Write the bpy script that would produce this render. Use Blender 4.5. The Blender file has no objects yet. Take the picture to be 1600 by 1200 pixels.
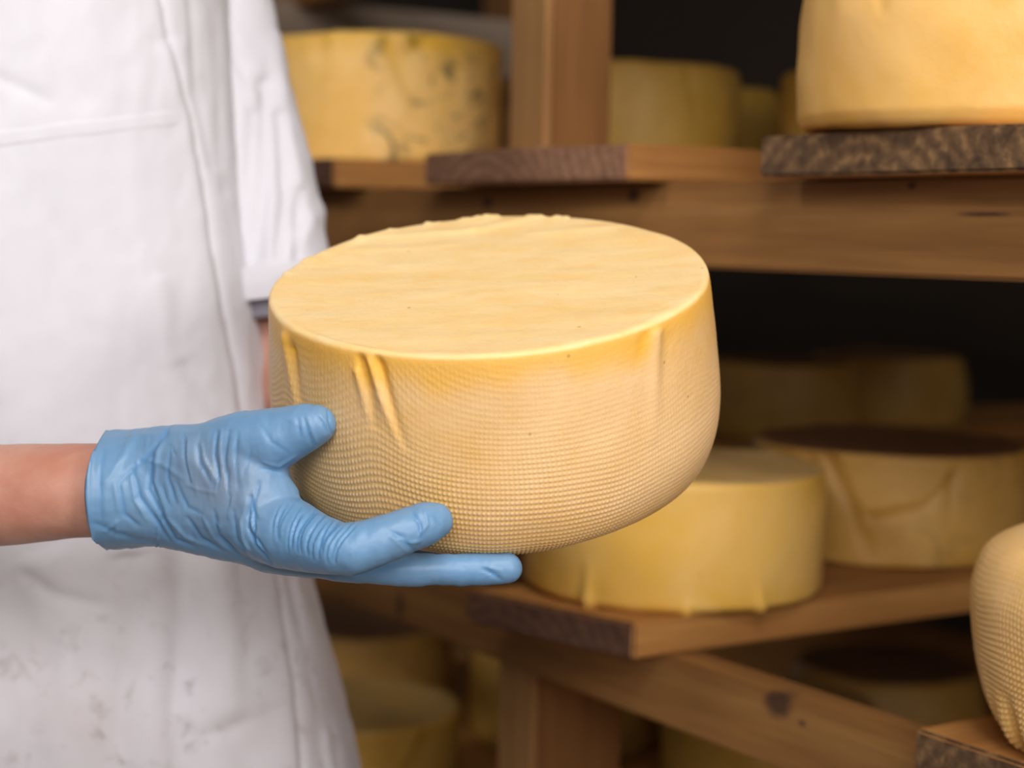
import bpy, bmesh, math, random
import numpy as np
from mathutils import Vector, Matrix
PI = math.pi
C = bpy.context.scene.collection
random.seed(4)

# ---------------------------------------------------------------- camera
FPX = 2800.0
HC = 1.15                                   # camera height above the floor
PITCH = math.atan(235 / FPX); ROLL = math.radians(1.13)
cp, sp = math.cos(PITCH), math.sin(PITCH)
CF = np.array([0, cp, -sp]); R0 = np.array([1., 0, 0]); U0 = np.array([0, sp, cp])
CR = math.cos(ROLL) * R0 + math.sin(ROLL) * U0
CU = math.cos(ROLL) * U0 - math.sin(ROLL) * R0
ORG = np.array([0, 0, HC])
cam_d = bpy.data.cameras.new('camera'); cam = bpy.data.objects.new('camera', cam_d); C.objects.link(cam)
cam_d.sensor_width = 36; cam_d.lens = 36 * FPX / 1600; cam_d.clip_start = .02
M = Matrix(((CR[0], CU[0], -CF[0], 0), (CR[1], CU[1], -CF[1], 0), (CR[2], CU[2], -CF[2], HC), (0, 0, 0, 1)))
cam.matrix_world = M
cam_d.dof.use_dof = True; cam_d.dof.focus_distance = .86; cam_d.dof.aperture_fstop = 5.4
bpy.context.scene.camera = cam

# ---------------------------------------------------------------- world, lamps, exposure
w = bpy.data.worlds.new('world'); bpy.context.scene.world = w; w.use_nodes = True
bg = w.node_tree.nodes['Background']; bg.inputs[0].default_value = (1.0, .93, .88, 1); bg.inputs[1].default_value = .17
def area(name, loc, target, size, power, col):
    l = bpy.data.lights.new(name, 'AREA'); l.shape = 'RECTANGLE'; l.size, l.size_y = size; l.energy = power; l.color = col
    o = bpy.data.objects.new(name, l); C.objects.link(o); o.location = loc
    o.rotation_euler = (Vector(target) - Vector(loc)).to_track_quat('-Z', 'Y').to_euler()
    return o
area('ceiling_panel_light', (.30, -.05, 2.38), (0, .98, 1.0), (.9, .6), 29, (1.0, .96, .92))
area('front_fill_light', (-.05, -1.6, 2.05), (0, 1.1, 1.05), (1.3, .9), 46, (.99, .97, .98))  # unseen fill added behind the camera to brighten the fronts
rl = area('right_fill_light', (1.25, -.75, 1.55), (.05, .93, 1.05), (.5, .5), 3.3, (1.0, .96, .92)); rl.data.spread = math.radians(75)  # unseen fill added from the right to lift the held cheese's side
wl = area('left_fill_light', (-1.6, .10, 2.3), (-.05, 1.95, 1.28), (.4, .4), 2.3, (1.0, .97, .94)); wl.data.spread = math.radians(52)  # unseen fill added to brighten the upper left cheese and the post
vs = bpy.context.scene.view_settings
vs.view_transform = 'Standard'; vs.look = 'None'; vs.gamma = 1; vs.use_curve_mapping = False; vs.exposure = -.13
try:
    bpy.context.scene.cycles.use_denoising = True
except Exception: pass

# ---------------------------------------------------------------- helpers
def ray(x, y): return ((x - 800) * CR - (y - 600) * CU) / FPX + CF
def at(x, y, Z): return ORG + ray(x, y) * Z           # the point seen at (x, y), Z metres ahead
def pix(V):
    D = V - ORG; d = D @ CF
    return 800 + FPX * (D @ CR) / d, 600 - FPX * (D @ CU) / d
TH = math.radians(33.4316)
ES = np.array([math.sin(TH), -math.cos(TH), 0]); ET = np.array([math.cos(TH), math.sin(TH), 0])
RACK_ROT = TH - PI / 2
def rackpt(s, t, z): return ES * s + ET * t + np.array([0, 0, z + HC])

def vnoise(P, seed=0):
    P = np.asarray(P, float); I = np.floor(P).astype(np.int64); f = P - I; f = f * f * (3 - 2 * f)
    def h(a, b, c):
        n = (a * 374761393 + b * 668265263 + c * 2147483647 + seed * 1274126177) & 0xffffffff
        n = ((n ^ (n >> 13)) * 1274126177) & 0xffffffff
        n = ((n ^ (n >> 16)) * 2246822519) & 0xffffffff
        return ((n ^ (n >> 15)) & 0xffffff) / float(0xffffff)
    x, y, z = I[..., 0], I[..., 1], I[..., 2]; fx, fy, fz = f[..., 0], f[..., 1], f[..., 2]
    def L(a, b, t): return a + (b - a) * t
    r = L(L(L(h(x, y, z), h(x + 1, y, z), fx), L(h(x, y + 1, z), h(x + 1, y + 1, z), fx), fy),
          L(L(h(x, y, z + 1), h(x + 1, y, z + 1), fx), L(h(x, y + 1, z + 1), h(x + 1, y + 1, z + 1), fx), fy), fz)
    return r * 2 - 1
def fbm(P, seed=0, o=3):
    s = 0; a = 1
    for i in range(o): s = s + a * vnoise(np.asarray(P) * 2 ** i, seed + i); a *= .5
    return s
def sstep(a, b, x):
    t = np.clip((x - a) / (b - a), 0, 1); return t * t * (3 - 2 * t)

def link(name, me, mat=None, parent=None, smooth=True):
    o = bpy.data.objects.new(name, me); C.objects.link(o)
    if mat is not None:
        for m in (mat if isinstance(mat, (list, tuple)) else [mat]): me.materials.append(m)
    if parent is not None: o.parent = parent
    if smooth and len(me.polygons): me.polygons.foreach_set('use_smooth', [True] * len(me.polygons))
    return o
def tag(o, label, cat, group=None):
    o['label'] = label; o['category'] = cat
    if group: o['group'] = group
    return o
def grid_mesh(name, V, closed=True, caps=(False, False), attrs=None):
    """V: (rows, cols, 3) array -> quad mesh, columns closed round."""
    n, m = V.shape[:2]; me = bpy.data.meshes.new(name)
    i = np.arange(n - 1)[:, None]; j = np.arange(m if closed else m - 1)[None, :]; j2 = (j + 1) % m
    Q = np.stack([i * m + j, i * m + j2, (i + 1) * m + j2, (i + 1) * m + j], -1).reshape(-1, 4)
    loops = [Q.reshape(-1)]; starts = [np.arange(len(Q)) * 4]; tot = len(Q) * 4
    if caps[0]: loops.append(np.arange(m)[::-1]); starts.append(np.array([tot])); tot += m
    if caps[1]: loops.append((n - 1) * m + np.arange(m)); starts.append(np.array([tot])); tot += m
    loops = np.concatenate(loops).astype(np.int32); starts = np.concatenate(starts).astype(np.int32)
    me.vertices.add(n * m); me.vertices.foreach_set('co', V.reshape(-1).astype(np.float32))
    me.loops.add(len(loops)); me.loops.foreach_set('vertex_index', loops)
    me.polygons.add(len(starts)); me.polygons.foreach_set('loop_start', starts)
    me.update(calc_edges=True); me.validate()
    for k, a in (attrs or {}).items():
        at_ = me.attributes.new(k, 'FLOAT', 'POINT'); at_.data.foreach_set('value', np.asarray(a, np.float32).reshape(-1))
    return me
def spline(pts, n):
    P = np.array(pts, float); P = np.vstack([2 * P[0] - P[1], P, 2 * P[-1] - P[-2]]); out = []
    for i in range(1, len(P) - 2):
        t = np.linspace(0, 1, 40, endpoint=False)[:, None]
        a, b, c, d = P[i - 1], P[i], P[i + 1], P[i + 2]
        out.append(.5 * ((2 * b) + (-a + c) * t + (2 * a - 5 * b + 4 * c - d) * t ** 2 + (-a + 3 * b - 3 * c + d) * t ** 3))
    out.append(P[-2][None]); D = np.vstack(out)
    L = np.r_[0, np.cumsum(np.linalg.norm(np.diff(D, axis=0), axis=1))]; q = np.linspace(0, L[-1], n)
    return np.stack([np.interp(q, L, D[:, k]) for k in range(D.shape[1])], -1)

# ---------------------------------------------------------------- node materials
class NT:
    def __init__(s, name):
        s.m = bpy.data.materials.new(name); s.m.use_nodes = True; s.t = s.m.node_tree; s.b = s.t.nodes['Principled BSDF']
    def n(s, kind, **kw):
        nd = s.t.nodes.new(kind)
        for k, v in kw.items():
            if hasattr(nd, k) and not k[0].isupper(): setattr(nd, k, v)
            else: nd.inputs[k.replace('_', ' ')].default_value = v
        return nd
    def l(s, a, b): s.t.links.new(a, b)
    def coords(s, scale=(1, 1, 1), which='Object'):
        tc = s.n('ShaderNodeTexCoord'); mp = s.n('ShaderNodeMapping'); mp.inputs['Scale'].default_value = scale
        s.l(tc.outputs[which], mp.inputs['Vector']); return mp.outputs['Vector']
    def noise(s, vec, scale, detail=3, rough=.5, dist=0):
        nd = s.n('ShaderNodeTexNoise'); nd.inputs['Scale'].default_value = scale; nd.inputs['Detail'].default_value = detail
        nd.inputs['Roughness'].default_value = rough; nd.inputs['Distortion'].default_value = dist; s.l(vec, nd.inputs['Vector']); return nd.outputs['Fac']
    def ramp(s, fac, stops):
        r = s.n('ShaderNodeValToRGB'); e = r.color_ramp.elements
        while len(e) < len(stops): e.new(.5)
        for k, (p, c) in enumerate(stops):
            e[k].position = p; e[k].color = (*c, 1) if len(c) == 3 else c
        s.l(fac, r.inputs['Fac']); return r.outputs['Color']
    def rng(s, fac, a, b, c=0, d=1):
        r = s.n('ShaderNodeMapRange'); 
        for k, v in zip((1, 2, 3, 4), (a, b, c, d)): r.inputs[k].default_value = v
        s.l(fac, r.inputs[0]); return r.outputs[0]
    def mix(s, fac, a, b, mode='MIX'):
        m = s.n('ShaderNodeMix'); m.data_type = 'RGBA'; m.blend_type = mode
        for k, v in ((0, fac), (6, a), (7, b)):
            if isinstance(v, (int, float)): m.inputs[k].default_value = v
            elif isinstance(v, tuple): m.inputs[k].default_value = (*v, 1)
            else: s.l(v, m.inputs[k])
        return m.outputs[2]
    def bump(s, h, strength, dist):
        b = s.n('ShaderNodeBump'); b.inputs['Strength'].default_value = strength; b.inputs['Distance'].default_value = dist
        s.l(h, b.inputs['Height']); s.l(b.outputs[0], s.b.inputs['Normal'])
    def attr(s, name):
        a = s.n('ShaderNodeAttribute'); a.attribute_name = name; return a.outputs['Fac']
    def fin(s, col, rough=.6, spec=.4, sss=0, sssr=(1, .5, .2), scale=.01):
        if isinstance(col, tuple): s.b.inputs['Base Color'].default_value = (*col, 1)
        else: s.l(col, s.b.inputs['Base Color'])
        s.b.inputs['Roughness'].default_value = rough; s.b.inputs['Specular IOR Level'].default_value = spec
        if sss:
            s.b.inputs['Subsurface Weight'].default_value = sss; s.b.inputs['Subsurface Radius'].default_value = sssr
            s.b.inputs['Subsurface Scale'].default_value = scale
        return s.m

def cheese_mat(name, pale, mid, deep, topc, mould=0.0, rough=.48):
    t = NT(name); v = t.coords()
    n1 = t.noise(v, 14, 4, .55, .6); n2 = t.noise(v, 60, 4, .6); 
    side = t.mix(t.rng(n1, .38, .62), mid, pale)
    side = t.mix(t.rng(n2, .45, .7, 0, .45), side, pale)
    rel = t.attr('relief')
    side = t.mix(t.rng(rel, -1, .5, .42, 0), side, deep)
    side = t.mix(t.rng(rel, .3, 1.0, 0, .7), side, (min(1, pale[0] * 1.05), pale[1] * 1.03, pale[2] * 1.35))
    side = t.mix(t.attr('band'), side, deep)
    st = t.coords((9, 26, 30)); n3 = t.noise(st, 1.6, 5, .6, .8)
    top = t.mix(t.rng(n3, .35, .68), topc, tuple(min(1, c * k + a) for c, k, a in zip(topc, (1.0, 1.08, 1.25), (.02, .02, .03))))
    top = t.mix(t.rng(n2, .5, .8, 0, .35), top, deep)
    col = t.mix(t.attr('top'), side, top)
    if mould:
        mcol = t.noise(v, 26, 5, .7, 1.2); big = t.noise(v, 7, 2, .5)
        mm = t.n('ShaderNodeMath', operation='MULTIPLY'); t.l(t.rng(mcol, .52, .64), mm.inputs[0]); t.l(t.rng(big, .46, .6, 0, mould), mm.inputs[1])
        col = t.mix(mm.outputs[0], col, (.10, .09, .035))
    sp_ = t.n('ShaderNodeTexVoronoi'); sp_.inputs['Scale'].default_value = 42; t.l(v, sp_.inputs['Vector'])
    col = t.mix(t.rng(sp_.outputs['Distance'], .03, .05, .5, 0), col, tuple(c * .35 for c in deep))
    t.bump(t.noise(v, 260, 4, .6), .25, .0012)
    return t.fin(col, rough, .38, .12, (1, .55, .2), .008)
PALE, MID, DEEP, TOPC = (.77, .525, .285), (.70, .44, .18), (.80, .43, .06), (.84, .575, .245)
M_held = cheese_mat('pale_cloth_marked_rind', PALE, MID, DEEP, TOPC)
M_ch = cheese_mat('golden_rind', (.86, .54, .16), (.80, .47, .08), (.66, .36, .03), (.60, .37, .12))
M_pale = cheese_mat('pale_rind', (.82, .58, .32), (.74, .50, .24), (.60, .36, .08), (.84, .62, .38))
M_mould = cheese_mat('mould_spotted_rind', (.86, .55, .20), (.80, .47, .12), (.66, .37, .03), (.60, .38, .10), 1.0)
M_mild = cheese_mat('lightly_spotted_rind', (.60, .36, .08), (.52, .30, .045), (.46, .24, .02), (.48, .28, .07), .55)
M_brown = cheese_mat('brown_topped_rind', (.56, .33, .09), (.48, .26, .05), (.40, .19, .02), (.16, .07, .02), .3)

def wood_mat(name, c1, c2, c3, axis, knots=True, rough=.7, grey=0.0, spots=()):
    t = NT(name); sc = [26, 26, 26]; sc[axis] = 1.3
    v = t.coords(tuple(sc)); n1 = t.noise(v, 1.6, 6, .62, .35); n2 = t.noise(v, 7, 4, .6, .1)
    col = t.ramp(n1, [(.30, c1), (.52, c2), (.74, c3)])
    col = t.mix(t.rng(n2, .48, .72, 0, .4), col, tuple(c * .62 for c in c1))
    v2 = t.coords(); n3 = t.noise(v2, 5, 3, .55)
    col = t.mix(t.rng(n3, .4, .65, 0, .45), col, tuple(c * .8 for c in c2))
    if grey: col = t.mix(grey, col, (.22, .19, .16))
    if knots:
        k = t.n('ShaderNodeTexVoronoi'); k.inputs['Scale'].default_value = 5.5; s2 = [1, 1, 1]; s2[axis] = .55
        t.l(t.coords(tuple(s2)), k.inputs['Vector'])
        col = t.mix(t.rng(k.outputs['Distance'], .035, .08, .85, 0), col, (.035, .016, .01))
    wob = t.noise(v2, 60, 3, .6)
    for (sx, sz, rx, rz) in spots:              # knots of the timber at their places on the rail
        tc = t.n('ShaderNodeTexCoord'); mp = t.n('ShaderNodeMapping'); mp.vector_type = 'TEXTURE'
        mp.inputs['Location'].default_value = (sx, -.017, sz); mp.inputs['Scale'].default_value = (rx, .02, rz); t.l(tc.outputs['Object'], mp.inputs[0])
        ln = t.n('ShaderNodeVectorMath', operation='LENGTH'); t.l(mp.outputs[0], ln.inputs[0])
        ad = t.n('ShaderNodeMath', operation='ADD'); t.l(ln.outputs['Value'], ad.inputs[0]); t.l(wob, ad.inputs[1])
        col = t.mix(t.rng(ad.outputs[0], 1.1, 1.75, .85, 0), col, (.045, .02, .014))
    b = t.n('ShaderNodeMath', operation='ADD'); t.l(n1, b.inputs[0]); t.l(n2, b.inputs[1])
    t.bump(b.outputs[0], .5, .001)
    return t.fin(col, rough, .3)
OR1, OR2, OR3 = (.17, .070, .018), (.29, .135, .038), (.40, .205, .062)
W_rail = wood_mat('pine_rail_wood', OR1, OR2, OR3, 0)
W_railU = wood_mat('pine_upper_rail_wood', OR1, OR2, OR3, 0, False, spots=[(0.4819, 0.0217, 0.0078, 0.0057), (0.2807, 0.0162, 0.0078, 0.0054), (0.7211, 0.0581, 0.0037, 0.0020), (0.8199, 0.0082, 0.0205, 0.0015), (0.7628, 0.0256, 0.0036, 0.0023)])
W_railL = wood_mat('pine_lower_rail_wood', OR1, OR2, OR3, 0, False, spots=[(0.6572, 0.0190, 0.0142, 0.0095), (0.6816, 0.0116, 0.0039, 0.0021), (0.1440, -0.0082, 0.0064, 0.0129), (0.2652, 0.0076, 0.0070, 0.0044)])
W_post = wood_mat('pine_post_wood', (.22, .095, .028), (.27, .12, .036), (.33, .15, .05), 2)  # tone kept darker, standing for shade on the post's side face
W_plank = wood_mat('pine_plank_wood', (.30, .12, .03), (.42, .19, .05), (.54, .27, .08), 1, False)
W_cross = wood_mat('grey_pine_crossbeam_wood', (.36, .26, .18), (.44, .33, .24), (.52, .40, .30), 1, False, grey=.2)
def endgrain(name, a, b, c, rough_dark=0.0):
    t = NT(name); wv = t.n('ShaderNodeTexWave'); wv.wave_type = 'RINGS'; wv.rings_direction = 'Y'; wv.inputs['Scale'].default_value = 26
    wv.inputs['Distortion'].default_value = 5; wv.inputs['Detail'].default_value = 3; wv.inputs['Detail Scale'].default_value = 1.2
    tc = t.n('ShaderNodeTexCoord'); mp = t.n('ShaderNodeMapping'); mp.inputs['Location'].default_value = (.05, 0, .045); t.l(tc.outputs['Object'], mp.inputs[0])
    t.l(mp.outputs[0], wv.inputs['Vector'])
    col = t.ramp(wv.outputs['Fac'], [(.1, a), (.55, b), (.95, c)])
    v = t.coords(); n = t.noise(v, 160, 5, .7); col = t.mix(t.rng(n, .42, .62, 0, .55), col, tuple(x * .5 for x in a))
    n2 = t.noise(v, 75, 5, .65, .6); col = t.mix(t.rng(n2, .44, .64, 0, rough_dark), col, (.055, .032, .020))
    t.bump(n, .6, .002)
    return t.fin(col, .8, .2)
E_light = endgrain('worn_end_grain', (.26, .13, .075), (.32, .165, .095), (.37, .20, .12), .2)
E_dark = endgrain('dark_weathered_end_grain', (.15, .085, .042), (.21, .12, .055), (.27, .155, .07), .75)
E_mid = endgrain('brown_end_grain', (.11, .052, .033), (.13, .062, .04), (.155, .078, .05), .4)

def cloth_mat(name, col, dirt_shade):
    t = NT(name); v = t.coords(); n = t.noise(v, 9, 4, .6); c = t.mix(t.rng(n, .4, .65), col, tuple(x * .95 for x in col))
    if dirt_shade:
        low = t.attr('dirt_shade')
        s1 = t.noise(v, 62, 4, .62, .4); s2 = t.noise(v, 11, 3, .5)
        mm = t.n('ShaderNodeMath', operation='MULTIPLY'); t.l(t.rng(s1, .56, .72, 0, .8), mm.inputs[0]); t.l(low, mm.inputs[1])
        c = t.mix(mm.outputs[0], c, (.27, .235, .23))
        m2 = t.n('ShaderNodeMath', operation='MULTIPLY'); t.l(t.rng(s2, .3, .7, 0, .55), m2.inputs[0]); t.l(low, m2.inputs[1])
        c = t.mix(m2.outputs[0], c, (.46, .38, .375))  # broad tint darkens the lower coat for lost light; specks above are stains
    wv = t.noise(t.coords((1, 1, 1)), 900, 2, .5); t.bump(wv, .12, .0006)
    m = t.fin(c, .85, .15); t.b.inputs['Sheen Weight'].default_value = .1; return m
M_coat = cloth_mat('white_cotton', (.655, .645, .69), True)
M_grey = cloth_mat('grey_knit', (.22, .21, .24), False)
M_trouser = cloth_mat('white_trouser_cotton', (.66, .65, .66), False)
def skin_mat():
    t = NT('skin'); v = t.coords(); n = t.noise(v, 22, 4, .55, .4); n2 = t.noise(v, 130, 3, .6)
    c = t.mix(t.rng(n, .35, .68), (.55, .30, .22), (.44, .19, .13)); c = t.mix(t.rng(n2, .5, .75, 0, .25), c, (.42, .16, .10))
    t.bump(t.noise(t.coords((1, 1, 1)), 380, 3, .6), .18, .0008)
    return t.fin(c, .5, .4, .15, (1, .35, .2), .006)
M_skin = skin_mat()
def glove_mat():
    t = NT('blue_nitrile'); v = t.coords(); n = t.noise(v, 26, 3, .5, .3); n2 = t.noise(v, 300, 3, .6)
    a = t.attr('stretch')
    c = t.mix(t.rng(n, .35, .7, 0, .5), (.125, .265, .45), (.165, .275, .41))
    c = t.mix(a, c, (.175, .235, .32))
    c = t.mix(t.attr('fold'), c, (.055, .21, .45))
    nb = t.n('ShaderNodeMath', operation='ADD'); t.l(n2, nb.inputs[0]); t.l(t.noise(t.coords((90, 30, 30)), 3, 3, .5, .5), nb.inputs[1])
    t.bump(nb.outputs[0], .16, .0008)
    return t.fin(c, .42, .45, .08, (.3, .6, 1), .003)
M_glove = glove_mat()
def plain(name, col, rough=.8, nscale=6, bump=.2):
    t = NT(name); v = t.coords(); n = t.noise(v, nscale, 5, .6); c = t.mix(n, tuple(x * .8 for x in col), tuple(min(1, x * 1.15) for x in col)); t.bump(n, bump, .003)
    return t.fin(c, rough, .3)
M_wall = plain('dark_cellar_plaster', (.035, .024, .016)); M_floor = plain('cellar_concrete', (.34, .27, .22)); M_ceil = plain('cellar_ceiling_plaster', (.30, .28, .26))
M_hair = plain('brown_hair', (.06, .035, .02), .6, 60); M_boot = plain('white_rubber', (.6, .6, .6), .4); M_eye = plain('eye_white', (.7, .7, .68), .2); M_lip = plain('lip', (.45, .16, .13), .5)

# ---------------------------------------------------------------- setting
def box_me(name, x0, x1, y0, y1, z0, z1, bev=.0, seg=2):
    bm = bmesh.new(); bmesh.ops.create_cube(bm, size=1)
    for v in bm.verts: v.co = ((x0 if v.co.x < 0 else x1), (y0 if v.co.y < 0 else y1), (z0 if v.co.z < 0 else z1))
    if bev: bmesh.ops.bevel(bm, geom=bm.edges[:], offset=bev, segments=seg, affect='EDGES', profile=.6)
    me = bpy.data.meshes.new(name); bm.to_mesh(me); bm.free(); return me
def struct(name, me, mat, loc=(0, 0, 0), rot=0):
    o = link(name, me, mat, smooth=False); o['kind'] = 'structure'; o.location = loc; o.rotation_euler = (0, 0, rot); return o
struct('floor', box_me('floor', -4, 4.5, -2.5, 5.5, -.1, 0), M_floor)
struct('ceiling', box_me('ceiling', -4, 4.5, -2.5, 5.5, 2.45, 2.55), M_ceil)
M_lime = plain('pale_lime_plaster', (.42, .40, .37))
struct('wall_left', box_me('wall_left', -3.1, -3.0, -2.5, 3.2, 0, 2.45), M_lime)
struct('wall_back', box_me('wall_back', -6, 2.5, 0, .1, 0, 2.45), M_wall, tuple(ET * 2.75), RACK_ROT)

# ---------------------------------------------------------------- rack
ZU, ZL, PT = .0387, -.3073, .0262
ZB = ZL - .346; ZT = ZU + .346
T0 = .81
rack = bpy.data.objects.new('shelving_rack', None); C.objects.link(rack); rack.rotation_euler = (0, 0, RACK_ROT)
tag(rack, 'orange-brown pine shelving rack of square posts and horizontal rails behind the worker', 'shelving')
def timber(name, s0, s1, t0, t1, z0, z1, mat, axis):
    bm = bmesh.new(); bmesh.ops.create_cube(bm, size=1)
    L = [s1 - s0, t1 - t0, z1 - z0]; ctr = Vector(((s0 + s1) / 2, (t0 + t1) / 2, (z0 + z1) / 2 + HC))
    for v in bm.verts: v.co = Vector((v.co.x * L[0], v.co.y * L[1], v.co.z * L[2]))
    bmesh.ops.bevel(bm, geom=bm.edges[:], offset=.0022, segments=2, affect='EDGES')
    me = bpy.data.meshes.new(name); bm.to_mesh(me); bm.free()
    o = link(name, me, mat, rack, smooth=False); o.location = ctr
    return o
RAILS = [(ZU, .0605), (ZL, .051), (ZB, .055), (ZT, .06)]
for z, h in RAILS:
    timber('rail', -3.6, .5, T0, T0 + .034, z - h, z, W_railU if z == ZU else W_railL if z == ZL else W_rail, 0)
    rt = 1.19 if z == ZT else 1.46
    timber('rail', -3.6, .5, rt, rt + .04, z - h, z, W_rail, 0)
    if z != ZT: timber('rail', -3.6, .5, 2.24, 2.28, z - h, z, W_rail, 0)
for s in (-1.292, -2.95, .2):
    timber('post', s, s + .055, T0 + (.041 if s == -1.292 else .034), .94, -HC, ZU if s == -1.292 else 1.0, W_post, 2)
timber('post', -1.292, -1.237, T0 + .041, .912, ZU + .0285, ZT, W_post, 2)
W_litface = wood_mat('lit_face_pine_wood', (.34, .175, .062), (.43, .225, .082), (.50, .275, .105), 2)  # post wood coloured paler to stand for light on its front face
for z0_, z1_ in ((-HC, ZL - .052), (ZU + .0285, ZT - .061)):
    fb = timber('lit_face_board', -1.292, -1.237, T0 + .0345, T0 + .0408, z0_, z1_, W_litface, 2); fb['label'] = 'added board, coloured paler as the lit face of the post'
for s in (-3.4, -1.25, .2):
    timber('post', s, s + .09, 2.15, 2.24, -HC, 1.0, W_post, 2)
timber('crossbeam', -2.44, -2.40, T0 + .04, 1.62, .243, .335, W_cross, 1)

def plank(s0, s1, t0, t1, zbase, end, label, skew=0.0, seed=0, th=PT, mat=None, group=None, cut=0.0):
    """a loose shelf board lying on the rails; local x across, y along."""
    wd, ln = s1 - s0, t1 - t0
    bm = bmesh.new(); bmesh.ops.create_cube(bm, size=1)
    for v in bm.verts: v.co = Vector((v.co.x * wd, (v.co.y + .5) * ln, (v.co.z + .5) * th))
    bmesh.ops.bevel(bm, geom=bm.edges[:], offset=.002, segments=2, affect='EDGES')
    longe = [e for e in bm.edges if e.calc_length() > wd * .6]
    bmesh.ops.subdivide_edges(bm, edges=longe, cuts=9, use_grid_fill=True)
    bm.normal_update()
    for f in bm.faces: f.material_index = 1 if abs(f.normal.y) > .8 else 0
    for v in bm.verts:
        p = v.co * 18
        if v.co.y < .02: v.co.y += cut * v.co.x
        d = vnoise(np.array([p.x + seed, p.y, p.z]), seed); v.co.x += d * .0014 * (abs(v.co.x) > wd * .4); v.co.y += d * .0012 * (v.co.y < .01)
        v.co.z += vnoise(np.array([p.x * .5, p.y * .5, seed * 3.1]), 3) * .0007 * (v.co.z > th * .5)
    me = bpy.data.meshes.new('shelf_plank'); bm.to_mesh(me); bm.free()
    o = link('shelf_plank', me, [mat or W_plank, end], smooth=False)
    P = rackpt((s0 + s1) / 2, t0, zbase + .0008); o.location = P; o.rotation_euler = (0, 0, RACK_ROT + skew)
    return tag(o, label, 'plank', group)
PG = 'loose shelf boards on the rack'
plank(-1.311, -1.027, .7735, 1.70, ZU, E_light, 'upper shelf board with pale curved end grain, under the square post', 0, 1, group=PG)
plank(-.886, -.605, .7735, 1.70, ZU, E_dark, 'upper shelf board with dark weathered speckled end, under the upper right cheese', 0, 2, group=PG)
plank(-1.76, -1.477, .7735, 1.70, ZU, E_mid, 'upper shelf board under the mould-spotted cheese beside the white sleeve', 0, 3, group=PG)
plank(-1.180, -1.016, .7605, 1.70, ZL, E_mid, 'lower shelf board with a dark end, under the golden cheese below the held one', 0, 4, group=PG, cut=.25)
plank(-.718, -.43, .757, 1.70, ZL, E_dark, 'lower shelf board in the bottom right corner, under the cloth-marked cheese', 0, 5, group=PG)
plank(-1.38, -1.21, .99, 1.70, ZL, E_mid, 'lower shelf board set back from the rail, behind the gloved hand', 0, 6, group=PG)
plank(-2.115, -1.88, 1.46, 2.70, ZL, E_mid, 'long rear lower shelf board rising behind the brown-topped cheese', 0, 7, group=PG)
plank(-2.15, -1.85, .80, 1.50, ZU, E_mid, 'upper shelf board hidden mostly by the white sleeve', 0, 9, group=PG)
plank(-1.61, -1.33, .80, 2.14, ZB, E_mid, 'bottom shelf board left of the lower square post', 0, 10, group=PG)
plank(-1.22, -.94, .80, 2.14, ZB, E_mid, 'bottom shelf board just right of the lower square post', 0, 11, group=PG)
plank(-2.20, -1.65, .80, 2.14, ZB, E_mid, 'wide bottom shelf board farthest left, beside the coat hem', 0, 12, group=PG)
plank(-.9, -.60, .80, 2.14, ZB, E_mid, 'bottom shelf board seen in the gap above the lower rail at right', 0, 13, group=PG)
for k, (s, lb) in enumerate(((-2.0, 'top shelf board above the white sleeve'), (-1.60, 'top shelf board above the mould-spotted cheese'), (-1.22, 'top shelf board above the square post'), (-.80, 'top shelf board above the upper right cheese'))):
    plank(s, s + .28, .80, 1.25, ZT, E_mid, lb + ', unseen, added for shade', 0, 20 + k, group='unseen top shelf boards added for shade')  # unseen boards laid overhead to shade the shelf below

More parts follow.
